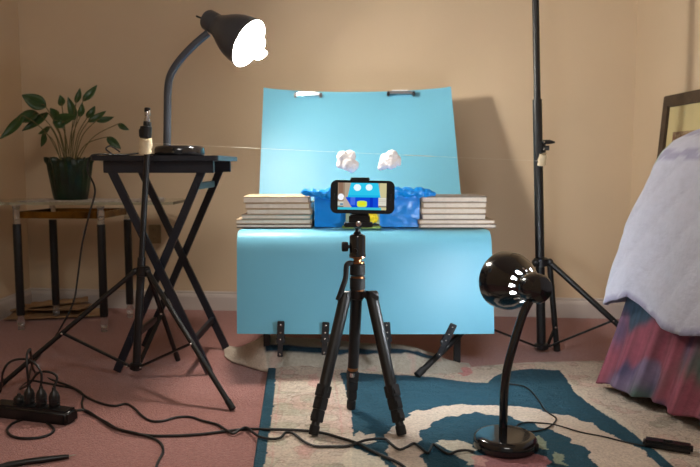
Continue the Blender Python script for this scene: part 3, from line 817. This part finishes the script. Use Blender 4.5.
obj('side_knob', lathe([(.003,.016),(.006,.018),(.006,.023)], cc(250), Vector((-.3,-1,0)), 14), BLACKP, tp_)
obj('ball_stem', lathe([(.009,0),(.0095,.003),(.005,.008),(.005,.013),(.010,.016)], cc(234.6), segs=20), BLACKP, tp_)
obj('mount_plate', box(cc(224.5,358.5), (.066,.038,.010), 0, .002), BLACKP, tp_)
obj('clamp_block', box(cc(219.5,359.5)+Vector((0,.006,0)), (.048,.026,.022), 0, .003), BLACKP, tp_)
obj('clamp_screw', lathe([(.006,0),(.0065,.001),(.0065,.004),(.005,.005)], cc(223,358.5)+Vector((0,-.019,0)), Vector((0,-1,0)), 14), CHROME, tp_)
obj('clamp_back', bar(cc(218,360)+Vector((0,.018,0)), cc(179,360)+Vector((0,.018,0)), .040, .006, Vector((0,-1,0))), BLACKP, tp_)
obj('clamp_jaw', box(cc(179.3,360)+Vector((0,.004,0)), (.044,.034,.008), 0, .002), BLACKP, tp_)
# legs with flip locks
def tleg_(top, foot, name_hidden=False):
    d = (foot-top); L = d.length; dn = d.normalized()
    out = Vector((foot.x-X0, foot.y-DT, 0)).normalized(); sd = dn.cross(out).normalized()
    lg = obj('leg', tube([top, top+dn*(L*.70)], [.0142,.0128], 14), BLACK, tp_)
    cut = [.65, .735, .82]
    for i, c in enumerate(cut):
        p = top+dn*(L*c); q = top+dn*(L*(c+.084))
        obj('flip_lock', bar(p, q, .0265-.002*i, .0245-.002*i, sd, bev=.0015), RUBBER, lg)
        obj('lock_lever', bar(p+out*.012+dn*.002, q+out*.0135-dn*.010, .017, .006, sd.cross(dn)), RUBBER, lg)
    obj('lower_section', tube([top+dn*(L*.88), foot-dn*.012+Vector((0,0,.005))], .0092, 12), BLACK, lg)
    obj('rubber_foot', lathe([(.010,0),(.0112,.004),(.0112,.020),(.0095,.022)], foot+Vector((0,0,.002)), -dn, 14), RUBBER, lg)
    obj('hinge', tube([top-sd*.013-dn*.0, top+sd*.013], .0105, 12), BLACKP, lg)
    obj('hinge_arm', bar(Vector((X0, DT, top.z+.004)), top, .018, .014), BLACKP, lg)
tleg_(P(345.5,295,DT-.008), f1); tleg_(P(371.5,295,DT-.008), f2); tleg_(P(356.5,297,DT+.025), f3)
obj('angle_lever', bar(P(370,293,DT-.02), P(378,299,DT-.02), .012, .010), RUBBER, tp_)
hp = [P(356,264.5,DT-.002), P(350,263,DT-.012), P(346.5,266,DT-.014), P(345.5,278,DT-.016), P(342,289,DT-.018), P(338,300,DT-.018)]
obj('carry_strap', tube(spline(hp, 6), .0062, 10), RUBBER, tp_)

# phone
phc = P(362.5, 197, 1.615)
ph = thing('smartphone', 'black smartphone filming the scene, clamped sideways on top of the tripod', 'phone', phc)
W_, H_ = .1435, .0745
tilt = Matrix.Rotation(math.radians(1.0), 3, 'Y')
def local(bm):
    bmesh.ops.rotate(bm, cent=(0,0,0), matrix=tilt, verts=bm.verts); bmesh.ops.translate(bm, vec=phc, verts=bm.verts); return bm
def rbody(w2, h2, r, y0, y1):
    b = bmesh.new(); pts = rrect(-w2/2, w2/2, -h2/2, h2/2, r, 6)
    f = b.faces.new([b.verts.new((x, y0, z)) for x, z in pts]); rr2 = bmesh.ops.extrude_face_region(b, geom=[f])
    bmesh.ops.translate(b, vec=(0, y1-y0, 0), verts=[g for g in rr2['geom'] if isinstance(g, bmesh.types.BMVert)])
    bmesh.ops.bevel(b, geom=[e for e in b.edges if len(e.link_faces) == 2 and e.calc_face_angle(0) > .9], offset=.0012, segments=2, affect='EDGES')
    return b
obj('body', local(rbody(W_, H_, .014, -.004, .005)), BLACKG, ph)
bt = bmesh.new(); 
obj('side_button', local(box((-.02,0,H_/2+.0003), (.016,.003,.0015), 0, .0005, bt)), STEELD, ph)
obj('home_button', local(box((W_/2-.0085,-.0042,0), (.0055,.0012,.016), 0, .0005)), STEELD, ph)
obj('speaker_slot', local(box((-W_/2+.009,-.0042,0), (.0022,.0008,.014), 0, .0003)), STEELD, ph)
# live picture on the screen
SW, SH = .1085, .0600; ox = -.0005-.0005
nu, nv = 132, 72
def screen_col(u, v):
    # u 0..1 left-right, v 0..1 bottom-top
    c = (176,160,140)
    if u < .14: c = (150,128,108)
    if .02 < u < .10 and v > .62: c = (140,108,88)
    if u > .86: c = (205,196,150)
    edge = .26 - .06*(v-.5)
    lx = .20+.10*(v-.48)*1.3; rx = .88-.10*(v-.48)
    if v > .46 and lx < u < rx: c = (46,198,236) if v > .55 else (30,180,230)
    for cx, cy, r in ((.40,.83,.075),(.64,.84,.070)):
        if ((u-cx)/r)**2 + ((v-cy)/(r*1.7))**2 < 1: c = (236,250,255)
    if .12 < u < .85 and v < .46:
        k = .12 + (.46-v)*.0
        if u > .12 + (.46-v)*.0 and u > .32-v*.35: c = (16,74,212)
        if .26 < u < .36 and v > .18: c = (70,110,226)
        if .66 < u < .72: c = (12,50,190)
    if v < .09 and u < .9: c = (60,190,214)
    if ((u-.50)/.105)**4 + ((v-.22)/.115)**4 < 1: c = (206,232,70)
    if ((u-.50)/.06)**4 + ((v-.22)/.05)**4 < 1: c = (226,222,36)
    if ((u-.065)/.065)**2 + ((v-.47)/.12)**2 < 1: c = (246,248,255)
    if u < .16 and .10 < v < .30: c = (206,206,196)
    if .05 < u < .11 and .18 < v < .23: c = (50,120,160)
    if u > .84 and .12 < v < .46: c = (222,220,206) if int(v*40) % 3 else (186,180,166)
    if .12 <= u < .30 and .09 < v < .46 and u < .32-v*.35: c = (186,172,160)
    if .10 < v < .14 and (u < .12 or u > .84): c = (110,104,96)
    return lin(c)
bs = bmesh.new(); vg = [[bs.verts.new((ox+SW*(i/nu-.5), -.0056, .0015+SH*(j/nv-.5))) for i in range(nu+1)] for j in range(nv+1)]
cols = []
for j in range(nv+1):
    for i in range(nu+1): cols.append((*screen_col(i/nu, j/nv), 1))
for j in range(nv):
    for i in range(nu): bs.faces.new((vg[j][i], vg[j][i+1], vg[j+1][i+1], vg[j+1][i]))
local(bs)
so = obj('screen', bs, emis('phone_screen', (1,1,1), 1.0, 'picture'), ph)
ca = so.data.color_attributes.new('picture', 'FLOAT_COLOR', 'POINT'); ca.data.foreach_set('color', np.array(cols, np.float32).ravel())
T(so, 'lit screen showing the blue boards and cotton clouds')

# ------------------------------------------------------------ power strip and plugs
a0, a1 = F(-12,417.5,0), F(66,427,0)
d = (a1-a0).normalized(); nrm = Vector((-d.y, d.x, 0)); SHt, SD = .033, .048
tps = thing('power_strip', 'long black power strip full of plugs on the carpet, lower left', 'power strip', (a0+a1)/2+nrm*SD/2)
cen = (a0+a1)/2 + nrm*SD/2
rzs = math.atan2(d.y, d.x)
obj('housing', box(cen+Vector((0,0,SHt/2)), ((a1-a0).length, SD, SHt), rzs, .007, seg=3), BLACKP, tps)
plugs = []
for i, px in enumerate((15, 28, 43, 59)):
    s = (F(px,419,0)-a0).dot(d); c = a0 + d*s + nrm*SD*.55; plugs.append(Vector((c.x, c.y, SHt)))
    obj('socket', lathe([(.014,0),(.014,.0012),(.012,.0016)], Vector((c.x, c.y, SHt)), segs=20), RUBBER, tps)
names = ['short squat black plug at the left end of the power strip','black plug second from left on the power strip','black plug third from left on the power strip','black plug nearest the right end of the power strip']
tops = []
for c, nm in zip(plugs, names):
    c = c+Vector((0,0,.0016)); hgt = .022 if 'squat' in nm else .046
    t = thing('power_plug', nm, 'plug', c, 'plugs on the power strip')
    pr = [(.011,0),(.0125,.003),(.0125,hgt*.55),(.009,hgt*.75),(.005,hgt*.85),(.0042,hgt)]
    obj('plug_body', lathe(pr, c, segs=16), BLACKP, t)
    for k in range(3): obj('grip_ring', lathe([(.0125,0),(.0133,.0008),(.0125,.0016)], c+Vector((0,0,hgt*(.15+.13*k))), segs=16), RUBBER, t)
    tops.append(c+Vector((0,0,hgt)))
def cable(pts, label, r=.0029, raw=False, name='cable'):
    q = []
    for p in pts:
        if isinstance(p, Vector): q.append(p)
        else:
            f = F(p[0], p[1], RT); g = ground(f.x, f.y); f = F(p[0], p[1], g+r*.9); f.z = g+r+(p[2] if len(p) > 2 else 0)
            q.append(f)
    q = spline(q, 6)
    return T(obj(name, tube(q, r, 8), CORD), label, 'cable')
def arc_px(px, py, D): return P(px, py, D)
Dp = plugs[2].y
cable([tops[2], arc_px(41,372,Dp), arc_px(33,362,Dp+.01), arc_px(22,359,Dp+.02), arc_px(10,362,Dp+.03), arc_px(3,372,Dp+.04), F(0,392,.004), F(-12,396,.004)], 'black cord arching left from the third plug of the power strip')
cable([tops[3], arc_px(57,377,Dp), arc_px(49,372,Dp+.01), arc_px(38,373,Dp+.03), arc_px(29,384,Dp+.05), (20,389), (30,381), (45,383), (60,386), (75,389), (83,395), (82,404), (85,411), (96,417), (106,424,.0045), (118,431,.0045), (135,435,.0045), (152,438), (161,444), (163,452), (158,462), (154,474)], 'black cord from the last plug curling down out of the picture bottom')
cable([tops[1], arc_px(27,368,Dp), arc_px(27,355,Dp+.01), arc_px(30,349,Dp+.03), arc_px(31,356,Dp+.06), (35,372), (55,381), (72,389,.005), (88,398), (103,404), (115,406), (126,404), (134,408), (142,416), (151,421), (163,421), (176,417.5), (190,417), (203,421), (217,425,.001), (225,431,.0035), (233,435,.003), (240,432,.005), (247,430,.005), (258,436), (270,439), (280,438), (286,434.5,.004), (294,434), (303,441), (314,446), (330,446.5), (348,446), (366,442,.004), (384,439), (391,444), (399,449.5), (407,447), (414,443.5), (421,448), (428,453), (433,444.5), (441,450), (449,454), (458,451), (467,450.5), (474,452)],
      'long black cord snaking over carpet and rug from power strip to the front lamp')
cable([(75,415,.010), (86,413,.006), (98,418), (110,426), (128,432), (148,435.5), (170,436), (200,434.5), (225,431.5), (245,429.5), (270,429.5), (300,430.5), (322,433), (340,438), (356,443), (370,450), (385,457), (400,464), (412,474)],
      'smooth black cord running from the strip end across the rug to the bottom edge', .0032)
cable([(47,423), (54,430), (46,436), (30,438.5), (14,437), (7,431), (12,424), (24,419)], 'black cord loop lying before the power strip', .0031)
cable([(509,384), (523,386), (531,391), (539,401), (546,411), (556,418), (553,424), (545,429), (532,431.5), (519,429), (517,425.5), (526,422.5), (540,423), (556,427,.0045), (580,432), (605,437), (625,442), (645,446)],
      'thin black cord looping right of the front lamp toward the bed', .0018)
g0, g1 = F(643,446,RT), F(693,454,RT)
t = thing('cord_switch', 'flat black inline switch box on the rug below the bed skirt', 'switch', (g0+g1)/2)
g0.z = g1.z = RT+.0105
obj('housing', bar(g0, g1, .030, .016, bev=.005), BLACKP, t)
obj('rocker', bar(g0.lerp(g1,.4)+Vector((0,0,.008)), g0.lerp(g1,.6)+Vector((0,0,.008)), .010, .004), RUBBER, t)
t = thing('audio_plug_lead', 'black lead ending in a silver jack at the bottom left corner', 'cable', F(30,462,0))
j0, j1, j2 = F(74,456,.006), F(60,457.5,.006), F(-6,468,.006)
obj('jack_tip', tube([F(76,455,.006), F(68,456.5,.006)], [.0012,.0022], 8), CHROME, t)
obj('plug_sleeve', tube([F(69,456.3,.006), F(42,460,.006), F(24,462,.006)], [.0045,.0068,.006], 12), BLACKP, t)
obj('lead', tube([F(26,462,.006), F(10,465,.0045), F(-8,470,.004)], [.006,.0075,.0075], 12), CORD, t)

# ------------------------------------------------------------ bed with quilt and tie-dyed skirt
K = Vector((.657, 1.845, 0)); sdir = Vector((.36, -.933, 0)).normalized(); edir = Vector((.93, .36, 0)).normalized()
tb2 = thing('bed', 'narrow bed in the right corner with tie dyed skirt', 'bed', (.9, 1.5, 0))
# plan path: end (back) side -> rounded corner -> long side
def path(off, n1=26, n2=14, n3=64, r0=.05):
    """outline inset by off; returns points and arc param (0 at the corner, + along the side)"""
    c = K + (sdir+edir)*(off) ; r = r0
    A = c + edir*r; B = c + sdir*r; out = []
    for k in range(n1): 
        s = 1-k/n1; out.append((A + edir*(.42*s), -.42*s-r))
    for k in range(n2+1):
        tq = k/n2; p = A*(1-tq)**2 + c*2*tq*(1-tq) + B*tq**2; out.append((p, (tq-.5)*2*r))
    for k in range(1, n3+1):
        s = k/n3; out.append((B + sdir*(.90*s), r+.90*s))
    return out
XC = 1.10
def clampx(p):
    lim = XR + (1.25-XR)*(cr.y-p.y)/(cr.y+2.2) - .012
    if p.x > lim: p.x = lim
    return p
DQ = 1.845
sil = [(603,300),(606,285),(612,265),(620,243),(627,222),(634,203),(641,186),(648,170),(656,157),(666,147),(680,139),(695,134)]
prof = []
for px, py in sil:
    p = P(px, py, DQ); prof.append(((p.x-K.x)*(1-.20*(300-py)/166)-.022*min(1,(300-py)/80), p.z+.016*max(0,(200-py)/60)))
prof += [(.42, prof[-1][1]+.008), (.55, prof[-1][1]+.012)]
hz_x = [-.5,-.1,0,.04,.09,.13,.17,.21,.27,.35,.45,.55,.7,.95]; hz_z = [.24,.245,.238,.250,.277,.262,.238,.222,.218,.235,.25,.225,.24,.23]
rows = []; qc = []
NVq = 90
cum = [0]
for a, b in zip(prof, prof[1:]): cum.append(cum[-1]+math.hypot(b[0]-a[0], b[1]-a[1]))
LAV = np.array(lin((150,145,182))); QW = np.array(lin((198,200,216))); QG = np.array(lin((150,176,160)))
for j in range(NVq+1):
    s = cum[-1]*(j/NVq)
    o_ = float(np.interp(s, cum, [p[0] for p in prof])); z_ = float(np.interp(s, cum, [p[1] for p in prof]))
    row = []; pr_ = path(max(-.02, o_), n3=150, r0=.045+.02*min(1, j/30))
    for i, (p, a) in enumerate(pr_):
        hz = float(np.interp(a, hz_x, hz_z)); zb0 = prof[0][1]
        z = z_ + (hz-zb0)*max(0, 1-(s/.35))
        fold = .010*math.sin(a*26+.8)*max(0, 1-s/.38) + .004*noise.noise(Vector((a*9, s*9, 2)))
        # stitched channels
        st = .0085*(abs(math.sin((a+s*.55)*36))**.4 + abs(math.sin((a-s*.55)*36))**.4)
        outw = -(edir+sdir) if abs(a) < .06 else (-edir if a > 0 else -sdir)
        q = Vector((p.x, p.y, z)) + outw.normalized()*(fold+st*.6) + Vector((0,0,st*.5 if j > 60 else 0))
        row.append(clampx(q))
        c = QW
        vv = s/cum[-1]
        nn = noise.noise(Vector((a*60, s*60, 0)))
        if .612 < z_ < .640 and a > .0 and nn > -.3: c = QW*.35+LAV*.65
        if .668 < z_ < .688 and nn > -.3: c = QW*.35+LAV*.65
        if .46 < z_ < .60 and abs(a+.01-.05*(z_-.5)) < .006: c = QG*.7+QW*.3
        if j <= 1 and nn > -.3: c = QW*.3+LAV*.7
        if .40 < vv < .47 and abs(a) < .012+.0: c = QG
        qc.append((*c, 1))
    rows.append(row)
bq, _ = grid(rows)
QUILT = mat('quilt_cotton', (200,200,212), .9, var=.05, vscale=60, bump=.5, bscale=90, attr='print', sheen=.2)
oq = obj('quilt', bq, QUILT); T(oq, 'white quilted cover with lavender print draped over the narrow bed', 'quilt')
ca = oq.data.color_attributes.new('print', 'FLOAT_COLOR', 'POINT'); ca.data.foreach_set('color', np.array(qc, np.float32).ravel())
solid(oq, .006, 1)
# skirt
rows = []; sc = []
reds = [np.array(lin(c))*.8 for c in ((160,84,102),(84,76,112),(56,82,104),(134,116,146),(84,110,98),(148,74,90),(76,58,82))]
for j in range(49):
    s = j/48; row = []
    for i, (p, a) in enumerate(path(.034-.046*s**1.2, n1=60, n2=30, n3=200)):
        zb_ = .028 + .012*max(0, min(1, a/.08)) + .004*math.sin(a*40)
        z = .30*(1-s) + zb_*s
        fold = (.0085*math.sin(a*95+.8*math.sin(a*31)) + .006*math.sin(a*43+2))*(.05+.95*s)
        outw = (-(edir+sdir) if abs(a) < .05 else (-edir if a > 0 else -sdir)).normalized()
        q = Vector((p.x, p.y, z)) + outw*fold; row.append(clampx(q))
        # dyed patches
        n0 = noise.noise(Vector((a*9+3, z*9, 1.5)))+.25*noise.noise(Vector((a*40, z*12, 5))); n1_ = noise.noise(Vector((a*7+9, z*8, 8)))+.2*noise.noise(Vector((a*50, z*9, 2)))
        def sm(x, lo, hi): x = min(1, max(0, (x-lo)/(hi-lo))); return x*x*(3-2*x)
        c = reds[0].copy()
        c = c*(1-sm(n1_, .0, .35)) + reds[1]*sm(n1_, .0, .35)
        k = sm(z + .06*n0 - .9*abs(a-.07), .17, .21); c = c*(1-k)+reds[2]*k
        k = sm(z + .10*n0, .05, -.0); c = c*(1-k)+reds[1]*k*.9+reds[6]*k*.1
        k = sm(n0, .30, .55); c = c*(1-k)+reds[3]*k
        k = sm(a+.05*n0, .20, .27)*sm(n1_, -.2, .25); c = c*(1-k)+reds[4]*k
        k = math.exp(-((a-.16)/.035)**2-((z-.04)/.03)**2); c = c*(1-k)+reds[4]*k
        k = math.exp(-((a+.01)/.03)**2-((z-.20)/.05)**2); c = c*(1-k)+reds[3]*k
        c = c*(.85+.35*noise.noise(Vector((a*120, z*3, 7)))); sc.append((*c, 1))
    rows.append(row)
bk, _ = grid(rows)
SKIRT = mat('tie_dyed_cotton', (150,80,90), .85, var=.12, vscale=50, bump=.4, bscale=120, attr='dye')
ok = obj('bed_skirt', bk, SKIRT, tb2); T(ok, 'tie dyed pink, blue and green skirt')
ca = ok.data.color_attributes.new('dye', 'FLOAT_COLOR', 'POINT'); ca.data.foreach_set('color', np.array(sc, np.float32).ravel())
solid(ok, .0015)
# mattress and frame under the quilt, and the wooden legs
def inset_poly(off, z0, z1, m, nm):
    pts = [clampx(p.copy()) for p, a in path(off)]; far = pts[-1]; lim = XR + (1.25-XR)*(cr.y-far.y)/(cr.y+2.2) - .012
    pl = [(p.x, p.y) for p in pts] + [(lim, far.y)]
    q = [pl[0]]
    for p in pl[1:]:
        if math.hypot(p[0]-q[-1][0], p[1]-q[-1][1]) > .004: q.append(p)
    obj(nm, prism(q, z0, z1), m, tb2, smooth=False)
inset_poly(.19, .34, .635, WHITE, 'mattress'); inset_poly(.07, .18, .338, WOODLEG, 'bed_frame')
for px, py in ((675,413),):
    f = F(px, py, RT+.002); obj('leg', lathe([(.016,0),(.018,.01),(.024,.17)], f, segs=16), WOODLEG, tb2)
f2_ = Vector((1.0, 1.93, RT+.002)); obj('leg', lathe([(.016,0),(.018,.01),(.024,.17)], f2_, segs=16), WOODLEG, tb2)

# ------------------------------------------------------------ framed picture leaning on the right wall
def wx(y): return XR + (1.25-XR)*(cr.y-y)/(cr.y+2.2)
ya, yb = 2.485, 2.12
zt = P(660, 96.5, ya).z
ta_ = Vector((wx(ya)-.016, ya, zt)); tb3 = Vector((wx(yb)-.016, yb, zt+.0)); lean = .075
dnv = Vector((-lean, 0, -1)).normalized(); Ht = (zt-.004)/-dnv.z
ah = (tb3-ta_).normalized(); nn_ = ah.cross(dnv).normalized()
if nn_.x > 0: nn_ = -nn_
Lw = (tb3-ta_).length
pt = thing('framed_picture', 'dark wooden framed picture with cream mat leaning in the right corner', 'picture', ta_+dnv*Ht)
fw = .040
def fbar(a, b): return bar(a, b, .020, fw, None) 
for a, b, up_ in ((ta_+dnv*fw/2, tb3+dnv*fw/2, dnv), (ta_+dnv*(Ht-fw/2), tb3+dnv*(Ht-fw/2), dnv),
                 (ta_+ah*fw/2, ta_+ah*fw/2+dnv*Ht, ah), (tb3-ah*fw/2, tb3-ah*fw/2+dnv*Ht, ah)):
    fr = obj('frame_rail', bar(a, b, .022, fw, up_, bev=.003), DARKFR, pt)
def quad(a0_, a1_, d0, d1, off, th, m, nm):
    b = bmesh.new(); pts = [ta_+ah*x+dnv*y+nn_*off for x, y in ((a0_,d0),(a1_,d0),(a1_,d1),(a0_,d1))]
    f = b.faces.new([b.verts.new(p) for p in pts]); r = bmesh.ops.extrude_face_region(b, geom=[f])
    bmesh.ops.translate(b, vec=nn_*th, verts=[g for g in r['geom'] if isinstance(g, bmesh.types.BMVert)])
    return obj(nm, b, m, pt, smooth=False)
quad(fw-.004, Lw-fw+.004, fw-.004, Ht-fw+.004, .0, .003, CREAM, 'mat_board')
ART = mat('patterned_print', (120,76,62), .7, rgb2=(176,156,120), vscale=110, detail=2)
quad(fw+.045, Lw-fw-.03, fw+.085, Ht-fw-.10, .0035, .002, ART, 'print')
